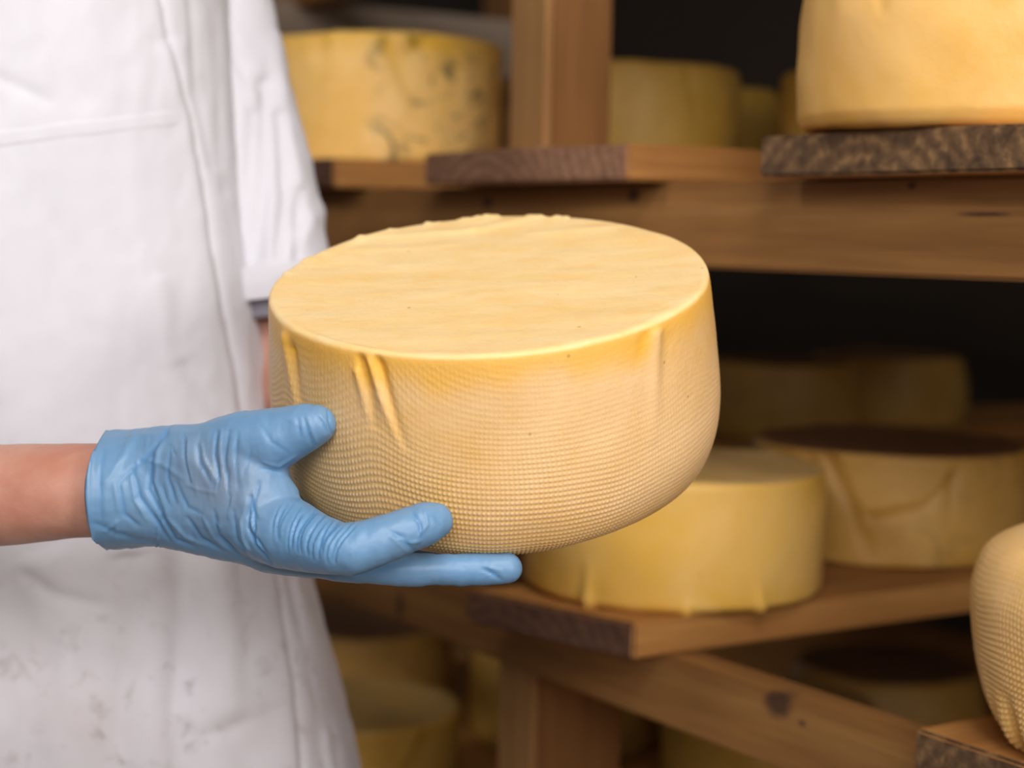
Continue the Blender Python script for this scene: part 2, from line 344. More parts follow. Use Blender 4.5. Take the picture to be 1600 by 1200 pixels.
# ---------------------------------------------------------------- cheeses
def cheese_mesh(name, prof, nA, nS, seed, lump=.0015, pitch=.0024, amp=0.0, folds=(), pulls=(), band=.5, top_amp=.0008, burr=.0012, fade=None, spikes=()):
    """prof: (r,z) control points of the side from the base edge to the rim; weave is real relief."""
    P = spline(prof, nS); H = P[-1, 1]; Rb, Rt = P[0, 0], P[-1, 0]
    nb, nt = 8, 46
    rb = np.linspace(.002, Rb, nb, endpoint=False); rt = np.linspace(Rt, .002, nt + 1)[1:]
    pr = np.r_[rb, P[:, 0], rt]; pz = np.r_[np.full(nb, P[0, 1]), P[:, 1], np.full(nt, H)]
    dr, dz = np.gradient(pr), np.gradient(pz); L = np.hypot(dr, dz) + 1e-9; nr, nz = dz / L, -dr / L
    arc = np.r_[0, np.cumsum(np.hypot(np.diff(pr), np.diff(pz)))]
    A = np.linspace(0, 2 * PI, nA, endpoint=False)
    r = pr[:, None] + 0 * A; z = pz[:, None] + 0 * A; ph = A[None, :] + 0 * r
    X, Y = r * np.cos(ph), r * np.sin(ph)
    isS = np.zeros(len(pr)); isS[nb:nb + nS] = 1
    isT = np.zeros(len(pr)); isT[nb + nS:] = 1
    hz = np.clip(z / H, 0, 1)
    D = lump * fbm(np.stack([X * 14, Y * 14, z * 14], -1), seed, 3) * (.35 + .65 * isS[:, None])
    relief = np.zeros_like(D)
    if amp:
        # cloth rows are dragged up towards the gathers in the cloth
        lift = 0
        for (p0, wd, am) in pulls:
            d = np.abs((ph - p0 + PI) % (2 * PI) - PI); lift = lift + am * np.exp(-(np.sqrt(d * d + .006) - .077) / wd)
        s = arc[:, None] - lift * hz ** 1.4 + .0045 * fbm(np.stack([X * 13, Y * 13, z * 13], -1), seed + 9, 2)
        Rm = float(np.max(pr)); nn = round(2 * PI * Rm / (pitch * .93))
        u = ph * nn / (2 * PI) + .9 * fbm(np.stack([X * 20, Y * 20, z * 22], -1), seed + 17, 2)
        v = s / pitch
        wv = (.5 + .5 * np.cos(2 * PI * u)) * (.5 + .5 * np.cos(2 * PI * v)) * 1.9 - .75 + .22 * np.cos(2 * PI * v)
        msk = (.22 + .78 * sstep(.85, .25, hz + .08 * fbm(np.stack([X * 9, Y * 9, z * 9], -1), seed + 5, 2))) * sstep(1.0, .90, hz) * isS[:, None]
        msk = msk * (.75 + .25 * vnoise(np.stack([X * 40, Y * 40, z * 40], -1), seed + 3))
        if fade: msk = msk * (1 - fade[2] * sstep(fade[0], fade[1], ph))
        D += amp * wv * msk
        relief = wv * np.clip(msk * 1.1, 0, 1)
    bandv = np.zeros_like(D)
    for (pts, wd, am, bn) in folds:        # pts: [(phi, z/H), ...] polyline; am > 0 ridge
        best = np.full(D.shape, 9.0); tt = np.zeros(D.shape)
        for k in range(len(pts) - 1):
            (p0, h0), (p1, h1) = pts[k], pts[k + 1]
            ax = ((ph - p0 + PI) % (2 * PI) - PI) * Rt; ay = (hz - h0) * H; bx = (p1 - p0) * Rt; by = (h1 - h0) * H
            q = np.clip((ax * bx + ay * by) / (bx * bx + by * by + 1e-12), 0, 1); d = np.hypot(ax - q * bx, ay - q * by)
            m = d < best; best = np.where(m, d, best); tt = np.where(m, (k + q) / (len(pts) - 1), tt)
        e = np.exp(-(best / wd) ** 2) * (1 - .8 * tt) * isS[:, None]
        e = e * sstep(1.0, .94, hz); D += am * e; bandv += bn * e
    rimn = fbm(np.stack([np.cos(ph) * 5, np.sin(ph) * 5, z * 20], -1), seed + 31, 2)
    bandv += band * isS[:, None] * sstep(.80 + .05 * 0, .96, hz + .05 * rimn) * sstep(1.02, .985, hz)
    # rim burrs and top relief
    rimw = np.exp(-((r - Rt) / .004) ** 2) * (hz > .96)
    bk = .12 + .88 * sstep(-.1, .5, np.sin(ph))
    bz = bk * np.maximum(0, fbm(np.stack([np.cos(ph) * 9, np.sin(ph) * 9, z * 0], -1), seed + 41, 4) - .15) * burr * 2.2
    topd = isT[:, None] * (top_amp * fbm(np.stack([X * 22, Y * 60, z * 0 + 2], -1), seed + 51, 4) - .0012 * sstep(Rt, Rt * .6, r))
    for (pts, wd, am) in spikes:           # ridges on the flat top, (x, y) in units of Rt
        for k in range(len(pts) - 1):
            a_, b_ = np.array(pts[k]) * Rt, np.array(pts[k + 1]) * Rt; ba = b_ - a_
            q = np.clip(((X - a_[0]) * ba[0] + (Y - a_[1]) * ba[1]) / (ba @ ba), 0, 1)
            d = np.hypot(X - a_[0] - q * ba[0], Y - a_[1] - q * ba[1]); topd = topd + am * np.exp(-(d / wd) ** 2) * (isT[:, None] + 0.0)
    R2 = r + nr[:, None] * D; Z2 = z + nz[:, None] * D * isS[:, None] + topd + bz * rimw
    V = np.stack([R2 * np.cos(ph), R2 * np.sin(ph), Z2], -1)
    topa = np.clip(isT[:, None] + sstep(.975, 1.0, hz) * isS[:, None], 0, 1) * (hz > .5)
    return grid_mesh(name, V, True, (True, True), {'relief': relief, 'top': topa, 'band': np.clip(bandv, 0, 1)})

HELD_H = .112
hp = [(.088, 0), (.0975, .0018), (.1055, .0062), (.1115, .0135), (.1160, .026), (.1180, .040), (.1183, .056), (.1172, .076), (.1155, .094), (.1146, .104), (.1141, .1085), (.1134, .1108), (.1120, .1119)]
# angle 270 deg of the wheel's own frame faces the camera
def fa(x): return math.radians(270) + math.asin(max(-1, min(1, (x - 770) / 345.)))
hm = cheese_mesh('cheese_wheel', hp, 1900, 235, 3, lump=.0011, amp=.00035,
    folds=[([(fa(472), .93), (fa(488), .70), (fa(500), .45)], .0045, .0020, .25), ([(fa(485), .90), (fa(500), .62)], .0035, -.0018, .45),
           ([(fa(592), .99), (fa(606), .83), (fa(612), .68)], .0026, -.0022, .7), ([(fa(606), .97), (fa(622), .80), (fa(650), .58)], .0022, .0016, 0),
           ([(fa(618), .99), (fa(634), .80), (fa(652), .60)], .0026, -.0022, .6), ([(fa(588), .9), (fa(600), .72)], .0020, .0012, 0),
           ([(fa(1018), .96), (fa(1006), .72), (fa(999), .50)], .0042, .0019, -.7), ([(fa(1034), .88), (fa(1026), .70)], .0060, -.0004, .1),
           ([(fa(1000), .97), (fa(985), .84)], .004, -.0007, .4)],
    pulls=[(fa(470), .22, .022), (fa(610), .30, .036), (fa(1060), .5, .020)], band=.8, top_amp=.00032, burr=.0010, fade=(fa(860), fa(1075), .62),
    spikes=[([(-.55, .75), (-.1, .80), (.15, .92)], .004, .0010), ([(-.1, .93), (.3, .95)], .003, .0004), ([(-.7, .55), (-.2, .58)], .005, .0006), ([(.2, .7), (.6, .72)], .004, .0006), ([(-.82, .5), (-.66, .72), (-.5, .85)], .003, .0012)])
held = link('cheese_wheel', hm, M_held)
n = Vector((-.075, -.304, 1)).normalized(); topc = Vector((-.0132, .9304, -.0230 + HC)); base = topc - n * HELD_H
xax = Vector((1, 0, 0)); xax = (xax - n * xax.dot(n)).normalized(); yax = n.cross(xax)
held.matrix_world = Matrix(((xax.x, yax.x, n.x, base.x), (xax.y, yax.y, n.y, base.y), (xax.z, yax.z, n.z, base.z), (0, 0, 0, 1)))
tag(held, 'large pale yellow cheese wheel with cloth-textured side held up in a blue glove', 'cheese')

def stock_prof(R, H, e=.012, flare=.0, bulge=.003):
    return [(R - e * 1.15, 0), (R - e * .45, .0012), (R - e * .1, e * .5), (R + .0, e * 1.2), (R + bulge, H * .5), (R + flare, H - e * 1.2), (R + flare - e * .08, H - e * .55), (R + flare - e * .4, H - e * .12), (R + flare - e * 1.1, H)]
def put(me, s, t, z, mat, label, rot=0.0, group='cheese wheels ageing on the rack', tilt=0):
    o = link('cheese_wheel', me, mat); o.location = rackpt(s, t, z); o.rotation_euler = (tilt, 0, rot); return tag(o, label, 'cheese', group)
def facing(s, t):                            # wheel-frame angle that looks at the camera
    P = rackpt(s, t, 0); return math.atan2(-P[1], -P[0])
UZ, LZ, BZ = ZU + PT + .0021, ZL + PT + .0021, ZB + PT + .0021
ST = 360
# upper right
a0 = facing(-.787, .878)
me = cheese_mesh('cheese_wheel', stock_prof(.1225, .135, .014, -.008, -.001), 420, 90, 11, lump=.0022, amp=0,
    folds=[([(a0 - .95, 1.0), (a0 - .88, .7), (a0 - .80, .5)], .006, .003, .1), ([(a0 - .70, 1.0), (a0 - .58, .62), (a0 - .55, .5)], .0035, -.0032, .35), ([(a0 - .80, .9), (a0 - .72, .5)], .006, .002, 0)], band=.2)
put(me, -.787, .878, UZ, cheese_mat('honey_yellow_rind', (.78, .49, .18), (.72, .41, .10), (.66, .34, .04), (.6, .4, .2)), 'pale honey-yellow cheese cropped by the upper right corner, on a dark weathered board')
# lower right, cloth marked, gathered at the foot
s_, t_ = -.612, .862; a0 = facing(s_, t_)
pf = [(.060, -.002), (.085, -.001), (.101, .004), (.110, .018), (.1165, .042), (.1205, .072), (.1190, .088), (.1130, .102), (.1010, .1105), (.082, .114)]
me = cheese_mesh('cheese_wheel', pf, 1100, 190, 15, lump=.0012, amp=.00085, pitch=.0034,
    folds=[([(a0 - 1.02, .0), (a0 - 1.02, .22)], .005, .006, .2), ([(a0 - .92, .0), (a0 - .93, .25)], .004, -.006, .8), ([(a0 - .82, .0), (a0 - .84, .2)], .005, .006, .1), ([(a0 - 1.15, .0), (a0 - 1.2, .4)], .004, .002, .4)], band=0, burr=0)
put(me, s_, t_, LZ + .004, cheese_mat('amber_cloth_marked_rind', (.88, .58, .27), (.82, .50, .17), (.76, .42, .06), (.86, .58, .28)), 'cloth-textured cheese cropped by the lower right corner, gathered at its foot')
# lower centre
s_, t_ = -1.121, .898; a0 = facing(s_, t_)
me = cheese_mesh('cheese_wheel', stock_prof(.1195, .098, .008, 0, .001), ST, 80, 21, lump=.0016,
    folds=[([(a0 - .55, 0.0), (a0 - .54, .3)], .0045, .0048, 0), ([(a0 + .62, 0.0), (a0 + .56, .25)], .004, .0034, 0), ([(a0 + .1, 0.0), (a0 + .1, .1)], .004, .004, 0)], band=.15)
put(me, s_, t_, LZ, M_ch, 'golden cheese just below and right of the held one, on the lower shelf')
# lower behind
s_, t_ = -1.172, 1.19; a0 = facing(s_, t_)
me = cheese_mesh('cheese_wheel', stock_prof(.1245, .098, .007, -.001, .001), ST, 80, 25, lump=.0018,
    folds=[([(a0 - .45, 1.0), (a0 - .25, .55), (a0 - .1, .1)], .006, -.004, .9), ([(a0 - .1, .45), (a0 + .25, .55), (a0 + .55, .95)], .004, -.003, .8), ([(a0 + .45, .8), (a0 + .42, .45)], .005, -.003, .8), ([(a0 - .6, 1.0), (a0 - .5, .7)], .006, -.003, .6)], band=.2)
put(me, s_, t_, LZ, M_brown, 'brown-topped creased cheese behind the golden one on the lower shelf')
# stock shapes for the rest
kinds = [cheese_mesh('cheese_wheel', stock_prof(.12, .118, .010, .0, .002), 256, 50, 31, lump=.0028, folds=[([(4.2, 1), (4.3, .5)], .006, -.003, .5), ([(5.2, 1), (5.0, .4)], .006, .003, 0)], band=.3),
         cheese_mesh('cheese_wheel', stock_prof(.12, .105, .014, -.004, .002), 256, 50, 37, lump=.003, folds=[([(1.2, 1), (1.3, .5)], .006, -.003, .5)], band=.2),
         cheese_mesh('cheese_wheel', stock_prof(.118, .11, .008, .002, .000), 256, 50, 43, lump=.002, folds=[([(3.2, 1), (3.0, .5)], .006, .003, .2)], band=.4)]
# upper left (spotted)
a0 = facing(-1.66, .945)
me = cheese_mesh('cheese_wheel', stock_prof(.125, .130, .008, .002, .000), ST, 80, 29, lump=.0024,
    folds=[([(a0 - .42, 1.0), (a0 - .40, .8), (a0 - .5, .6)], .006, .004, 0), ([(a0 - .05, 1.0), (a0 + .1, .75), (a0 + .25, .45)], .006, -.004, .9), ([(a0 + .35, 1.0), (a0 + .12, .75)], .008, -.003, .9), ([(a0 + .3, .98), (a0 + .6, .9)], .01, -.002, .8)], band=.5)
put(me, -1.682, .94, UZ, M_mould, 'mould-spotted cheese on the upper shelf between the white sleeve and the post')
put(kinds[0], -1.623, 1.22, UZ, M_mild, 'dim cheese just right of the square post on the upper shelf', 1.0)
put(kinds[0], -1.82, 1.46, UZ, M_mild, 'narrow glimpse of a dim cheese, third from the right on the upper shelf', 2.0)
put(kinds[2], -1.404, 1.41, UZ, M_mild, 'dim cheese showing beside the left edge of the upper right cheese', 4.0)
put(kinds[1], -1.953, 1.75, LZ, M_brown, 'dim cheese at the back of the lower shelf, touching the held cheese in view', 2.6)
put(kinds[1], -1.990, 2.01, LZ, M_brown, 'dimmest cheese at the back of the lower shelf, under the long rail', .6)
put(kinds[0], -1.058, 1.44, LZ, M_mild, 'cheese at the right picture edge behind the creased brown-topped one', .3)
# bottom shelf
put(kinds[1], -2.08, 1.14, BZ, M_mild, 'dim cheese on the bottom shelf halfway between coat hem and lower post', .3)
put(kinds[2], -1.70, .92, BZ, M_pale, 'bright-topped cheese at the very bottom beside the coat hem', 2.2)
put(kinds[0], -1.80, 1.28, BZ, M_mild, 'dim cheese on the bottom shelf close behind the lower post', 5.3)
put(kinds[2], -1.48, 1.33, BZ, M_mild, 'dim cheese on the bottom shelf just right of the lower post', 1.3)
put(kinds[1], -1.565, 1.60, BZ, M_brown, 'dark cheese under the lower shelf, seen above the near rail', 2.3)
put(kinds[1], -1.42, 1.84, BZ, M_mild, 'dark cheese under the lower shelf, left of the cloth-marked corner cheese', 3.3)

# ---------------------------------------------------------------- person
person = bpy.data.objects.new('person', None); C.objects.link(person); person.location = (-.36, 1.25, 0)
tag(person, 'person in a white coat and blue gloves holding up the large cheese wheel', 'person')
PL = np.array([-.36, 1.25, 0])
def ppart(name, me, mat):
    o = link(name, me, mat, person); o.matrix_parent_inverse = Matrix.Translation(Vector(-PL)); return o

def hull_add(bm, balls, seg=14):
    """convex hull of a set of balls [(point, radius or (rx,ry,rz))]"""
    t = bmesh.new()
    for (p, r) in balls:
        g = bmesh.ops.create_uvsphere(t, u_segments=seg, v_segments=max(6, seg // 2 + 1), radius=1)
        rr = (r, r, r) if not hasattr(r, '__len__') else r
        for v in g['verts']: v.co = Vector((v.co.x * rr[0] + p[0], v.co.y * rr[1] + p[1], v.co.z * rr[2] + p[2]))
    res = bmesh.ops.convex_hull(t, input=t.verts[:])
    bmesh.ops.delete(t, geom=[g for g in set(res['geom_interior'] + res['geom_unused']) if isinstance(g, bmesh.types.BMVert) and g.is_valid], context='VERTS')
    me = bpy.data.meshes.new('tmp'); t.to_mesh(me); t.free(); bm.from_mesh(me); bpy.data.meshes.remove(me)
def chain(bm, balls, seg=14):
    for a, b in zip(balls[:-1], balls[1:]): hull_add(bm, [a, b], seg)
def voxel(bm, size, smooth=6, fac=.5):
    me = bpy.data.meshes.new('vox'); bm.to_mesh(me); bm.free()
    o = bpy.data.objects.new('vox', me); C.objects.link(o)
    r = o.modifiers.new('r', 'REMESH'); r.mode = 'VOXEL'; r.voxel_size = size
    s = o.modifiers.new('s', 'SMOOTH'); s.iterations = smooth; s.factor = fac
    dg = bpy.context.evaluated_depsgraph_get(); dg.update()
    out = bpy.data.meshes.new_from_object(o.evaluated_get(dg)); bpy.data.objects.remove(o); bpy.data.meshes.remove(me)
    out.materials.clear(); return out
def getV(me): a = np.empty(len(me.vertices) * 3, np.float32); me.vertices.foreach_get('co', a); return a.reshape(-1, 3).astype(float)
def getN(me): a = np.empty(len(me.vertices) * 3, np.float32); me.vertices.foreach_get('normal', a); return a.reshape(-1, 3).astype(float)
def setV(me, V): me.vertices.foreach_set('co', V.astype(np.float32).reshape(-1)); me.update()
def k(px_): return px_ / FPX            # times depth = metres

# --- joints (position in the room)
WR = at(175, 768, .905)                      # right wrist, inside the cuff
EL = at(-560, 800, .96)
SHR = np.array([-.545, 1.20, 1.43]); SHL = np.array([-.215, 1.31, 1.42])
ELL = at(432, 590, 1.275); WRL = at(700, 735, 1.125)
# --- body: one continuous skin surface
b = bmesh.new()
TC = np.array([-.38, 1.27])
def tp(dx, dy, z): return np.array([TC[0] + dx, TC[1] + dy, z])
hull_add(b, [(tp(-.10, 0, 1.40), .06), (tp(.10, 0, 1.40), .06), (tp(-.08, 0, 1.12), .08), (tp(.08, 0, 1.12), .08)])
hull_add(b, [(tp(-.08, 0, 1.12), .08), (tp(.08, 0, 1.12), .08), (tp(-.09, 0, .92), .085), (tp(.09, 0, .92), .085)])
chain(b, [(tp(0, 0, 1.42), .062), (tp(0, -.01, 1.53), .052)])
hull_add(b, [(tp(0, -.02, 1.635), (.074, .090, .100)), (tp(0, -.055, 1.565), (.045, .045, .04))])       # head, jaw
chain(b, [(tp(0, -.108, 1.63), .011), (tp(0, -.126, 1.605), .015)])                                     # nose
for sx in (-1, 1):
    hull_add(b, [(tp(sx * .078, -.01, 1.64), (.008, .018, .026)), (tp(sx * .077, -.015, 1.61), (.008, .012, .014))])   # ears
    hull_add(b, [(tp(sx * .028, -.098, 1.655), (.022, .014, .008)), (tp(sx * .03, -.096, 1.652), .010)])                # brows
    chain(b, [(tp(sx * .09, 0, .92), .085), (tp(sx * .095, -.01, .52), .056), (tp(sx * .10, .02, .32), .05), (tp(sx * .10, .03, .10), .034)])
    chain(b, [(tp(sx * .10, .03, .06), .036), (tp(sx * .12, -.10, .04), .03)])
hull_add(b, [(tp(-.018, -.106, 1.572), .006), (tp(.018, -.106, 1.572), .006), (tp(0, -.111, 1.573), .007)])
# right arm
HR = at(300, 765, .895)
chain(b, [(SHR, .055), (EL, .040), (EL + (WR - EL) * .3, .0375), (EL + (WR - EL) * .62, .0285), (at(95, 768, .91), .0248), (at(160, 766, .905), (.024, .022, .0240)), (HR, (.02, .012, .026))], 20)
hull_add(b, [(SHR, .055), (tp(-.1, 0, 1.42), .05)])
# left arm
HL = at(760, 715, 1.11)
chain(b, [(SHL + [-.02, 0, -.01], .042), (at(345, 120, 1.27), .034), (at(394, 290, 1.265), .037), (at(418, 430, 1.268), .038), (ELL, .040), (ELL + (WRL - ELL) * .3, .038), (WRL, .025), (HL, .018)], 20)
hull_add(b, [(SHL, .055), (tp(.1, 0, 1.42), .05)])
bme = voxel(b, .0045, 8)
V = getV(bme); N = getN(bme)
V += N * (.0009 * fbm(V * 24, 5, 3))[:, None]; setV(bme, V)
ppart('body', bme, M_skin)
# eyes, hair, cap
for sx in (-1, 1):
    bm = bmesh.new(); bmesh.ops.create_uvsphere(bm, u_segments=16, v_segments=10, radius=.0115, matrix=Matrix.Translation(Vector(tp(sx * .030, -.094, 1.635))))
    me = bpy.data.meshes.new('eye'); bm.to_mesh(me); bm.free(); ppart('eye', me, M_eye)
bm = bmesh.new(); bmesh.ops.create_uvsphere(bm, u_segments=32, v_segments=20, radius=1)
for v in bm.verts: v.co = Vector((v.co.x * .081, v.co.y * .098, v.co.z * .108))
bmesh.ops.delete(bm, geom=[v for v in bm.verts if v.co.z < -.04 or (v.co.z < .035 and v.co.y < -.005)], context='VERTS')
for v in bm.verts: v.co += Vector(tp(0, -.012, 1.642))
me = bpy.data.meshes.new('hair'); bm.to_mesh(me); bm.free(); ppart('hair', me, M_hair)

# --- trousers and boots
b = bmesh.new()
hull_add(b, [(tp(-.09, 0, .98), .10), (tp(.09, 0, .98), .10), (tp(-.09, 0, .84), .10), (tp(.09, 0, .84), .10)])
for sx in (-1, 1): chain(b, [(tp(sx * .09, 0, .86), .102), (tp(sx * .10, -.01, .52), .078), (tp(sx * .105, .02, .16), .07)])
tm = voxel(b, .01, 8); V = getV(tm); N = getN(tm); V += N * (.004 * fbm(V * np.array([14, 14, 6]), 7, 3))[:, None]; setV(tm, V); ppart('trousers', tm, M_trouser)
for sx in (-1, 1):
    b = bmesh.new(); chain(b, [(tp(sx * .105, .02, .26), .066), (tp(sx * .105, .03, .07), .058)]); hull_add(b, [(tp(sx * .105, .03, .05), .05), (tp(sx * .13, -.13, .038), .038)])
    ppart('boot', voxel(b, .008, 5), M_boot)

# --- coat body: a hanging cotton tube with folds, seam and pocket
nz_, na_ = 420, 520
ypx = np.linspace(-320, 1500, nz_)
outl_y = [-320, -120, 0, 100, 300, 470, 640, 760, 900, 1050, 1200, 1350, 1500]
outl_x = [345, 352, 357, 363, 378, 402, 426, 442, 466, 497, 530, 560, 585]
ex = np.interp(ypx, outl_y, outl_x)
CYC = 1.235
edge = np.array([at(x, y, CYC) for x, y in zip(ex, ypx)])
zc = edge[:, 2]; xr = edge[:, 0]; xl = -.585 - .10 * sstep(1.15, .7, zc)
yc = np.full(nz_, CYC) + 0.02
a_ = (xr - xl) / 2; cx = (xr + xl) / 2; b_ = .135 + .04 * sstep(1.1, .65, zc)
sh = sstep(1.36, 1.46, zc); a_ *= (1 - .45 * sh); b_ *= (1 - .35 * sh)
A = np.linspace(0, 2 * PI, na_, endpoint=False)
ca, sa = np.cos(A), np.sin(A); e_ = 2 / 2.5
X = cx[:, None] + a_[:, None] * np.sign(ca) * np.abs(ca) ** e_
Y = yc[:, None] + b_[:, None] * np.sign(sa) * np.abs(sa) ** e_
Z = zc[:, None] + 0 * X
V = np.stack([X, Y, Z], -1)
ctr = np.stack([cx, yc, zc], -1)[:, None, :]
N = V - ctr; N[..., 1] *= 1.8; N[..., 2] = 0; N /= np.linalg.norm(N, axis=-1, keepdims=True) + 1e-9
front = sstep(.0, -.06, Y - CYC)
D = .0035 * fbm(np.stack([X * 9, Y * 9, Z * 2.2], -1), 61, 3) + .0014 * fbm(np.stack([X * 28, Y * 28, Z * 9], -1), 67, 3) + .0005 * fbm(np.stack([X * 90, Y * 90, Z * 60], -1), 68, 2)
D += .006 * sstep(1.05, .8, Z) * vnoise(np.stack([X * 16, Y * 10, Z * 1.2], -1), 69)
PX, PY = pix(V.reshape(-1, 3)); PX = PX.reshape(X.shape); PY = PY.reshape(X.shape)
def seg_field(PX, PY, pts):
    best = np.full(PX.shape, 1e9); side = np.zeros(PX.shape); tt = np.zeros(PX.shape)
    for q in range(len(pts) - 1):
        ax, ay = pts[q]; bx, by = pts[q + 1]; dx, dy = bx - ax, by - ay
        t = np.clip(((PX - ax) * dx + (PY - ay) * dy) / (dx * dx + dy * dy), 0, 1)
        ux, uy = PX - ax - t * dx, PY - ay - t * dy; d = np.hypot(ux, uy); m = d < best
        best = np.where(m, d, best); side = np.where(m, np.sign(dx * uy - dy * ux), side); tt = np.where(m, (q + t) / (len(pts) - 1), tt)
    return best, side, tt
CF_ = [  # creases over the coat front: points, width, height
    ([(235, -100), (262, 60), (300, 190), (322, 330), (345, 470), (362, 560), (380, 680), (405, 800), (425, 900), (448, 1060), (462, 1250)], 7, -.0028),
    ([(292, -60), (300, 60), (305, 150), (330, 260)], 9, -.0018), ([(262, 60), (300, 190), (322, 330)], 26, .0020),
    ([(352, 20), (352, 120), (362, 300), (388, 430)], 10, .0025), ([(338, 0), (340, 150), (348, 300)], 8, -.002),
    ([(70, -50), (85, 60), (130, 150)], 26, -.0022), ([(-20, 115), (40, 140), (75, 158)], 12, -.0014),
    ([(285, 790), (290, 950), (280, 1100), (300, 1260)], 28, -.0055), ([(330, 820), (345, 960), (350, 1100)], 30, .0045), ([(60, 860), (120, 1000), (90, 1250)], 40, .004),
    ([(200, 860), (215, 960), (190, 1200)], 30, -.0035), ([(440, 880), (470, 1000), (495, 1130)], 9, -.004), ([(30, 890), (90, 930), (150, 945)], 12, -.0018),
    ([(300, 1160), (370, 1130), (430, 1105)], 13, -.0016), ([(280, 560), (330, 640), (360, 700)], 14, -.0013), ([(250, 430), (262, 560)], 16, .0012), ([(452, 890), (480, 1040), (505, 1200)], 8, .003)]
for pts, wd, am in CF_:
    d, sd, tt = seg_field(PX, PY, pts); D += am * np.exp(-(d / wd) ** 2) * front * sstep(0, .08, tt) ** .5
# seam step: the front panel laps over the side panel
d, sd, tt = seg_field(PX, PY, CF_[0][0]); D += .0014 * front * np.where(sd > 0, 1, 0) * np.exp(-(d / 60) ** 2)
V = V + N * D[..., None]
hemcut = .005 * np.sin(A * 9)[None, :] * (np.arange(nz_) > nz_ - 3)[:, None]
V[..., 2] += hemcut
dirt_shade = sstep(.98, .78, V[..., 2]) * .85 + .12 * sstep(1.1, 1.0, V[..., 2])  # mask for hem stains and the painted darkening of the lower coat
cme = grid_mesh('coat', V, True, (False, False), {'dirt_shade': dirt_shade})
coat = ppart('coat', cme, M_coat)
so = coat.modifiers.new('thickness', 'SOLIDIFY'); so.thickness = .0012; so.offset = -1
def coat_surf(x, y):                            # front surface of the coat under picture point (x, y)
    Zs = V[..., 1]; d = np.hypot(PX - x, PY - y) + 1e3 * (Zs > CYC); i = np.unravel_index(d.argmin(), d.shape); return V[i], N[i]
# pocket: welt band and bag sewn on the coat front
def patch(name, corners, th, mat, nu=60, nv=30, noisea=.0006):
    c = [np.array(q, float) for q in corners]; G = np.zeros((nv, nu, 3))
    for i, v_ in enumerate(np.linspace(0, 1, nv)):
        for j, u_ in enumerate(np.linspace(0, 1, nu)):
            p = (c[0] * (1 - u_) + c[1] * u_) * (1 - v_) + (c[3] * (1 - u_) + c[2] * u_) * v_
            P, Nn = coat_surf(*p); e = min(u_, 1 - u_, v_, 1 - v_)
            G[i, j] = P + Nn * (th * min(1, e * 14) + .0003)
    G += noisea * vnoise(G * 60, 3)[..., None] * np.array([0, -1, 0])
    for _ in range(3): G[1:-1, 1:-1] = (G[1:-1, 1:-1] * 2 + G[:-2, 1:-1] + G[2:, 1:-1] + G[1:-1, :-2] + G[1:-1, 2:]) / 6
    return ppart(name, grid_mesh(name, G, False, (False, False), {'dirt_shade': np.zeros((nv, nu))}), mat)
patch('pocket', [(-60, 206), (296, 172), (345, 470), (-60, 500)], .0005, M_coat, 70, 50)
patch('pocket_welt', [(-60, 208), (298, 166), (301, 196), (-60, 238)], .0014, M_coat, 80, 12)

def tube(path, rad, n_around, n_along, noise_a, seed, flat=1.0, tails=None, creases=()):
    P = spline(path, n_along); R_ = np.interp(np.linspace(0, 1, n_along), np.linspace(0, 1, len(rad)), rad)
    T = np.gradient(P, axis=0); T /= np.linalg.norm(T, axis=1, keepdims=True)
    A = np.linspace(0, 2 * PI, n_around, endpoint=False); Vv = np.zeros((n_along, n_around, 3)); Nn = np.zeros_like(Vv)
    for i in range(n_along):
        u = np.cross(T[i], [0, 1, 0]); u /= np.linalg.norm(u); v_ = np.cross(T[i], u)
        d = np.cos(A)[:, None] * u + np.sin(A)[:, None] * v_ * flat; Vv[i] = P[i] + R_[i] * d; Nn[i] = d / np.linalg.norm(d, axis=1, keepdims=True)
    Dd = noise_a * fbm(Vv * np.array([16, 16, 7]), seed, 3) + noise_a * .35 * fbm(Vv * 55, seed + 4, 2)
    px_, py_ = pix(Vv.reshape(-1, 3)); px_ = px_.reshape(Dd.shape); py_ = py_.reshape(Dd.shape)
    for pts, wd, am in creases:
        d, _, tt = seg_field(px_, py_, pts); Dd = Dd + .7 * am * np.exp(-(d / wd) ** 2)
    return Vv + Nn * Dd[..., None], Nn
SC = [([(418, 130), (412, 260), (405, 400)], 13, -.006), ([(395, 180), (385, 320), (392, 440)], 12, -.005), ([(440, 180), (446, 300), (435, 400)], 11, -.005), ([(430, 60), (455, 220), (480, 340)], 10, .003), ([(352, 60), (385, 120), (405, 130)], 9, -.003), ([(500, 330), (470, 370), (430, 440)], 14, .003), ([(470, 300), (462, 400)], 9, -.004)]
Vs, Ns = tube([SHL + [-.06, 0, .035], SHL + [-.02, 0, -.04], at(352, 120, 1.27), at(394, 290, 1.265), at(402, 375, 1.263), at(412, 452, 1.262)], [.050, .048, .0412, .0435, .0440, .0505], 220, 200, .0022, 71, 1, creases=SC)
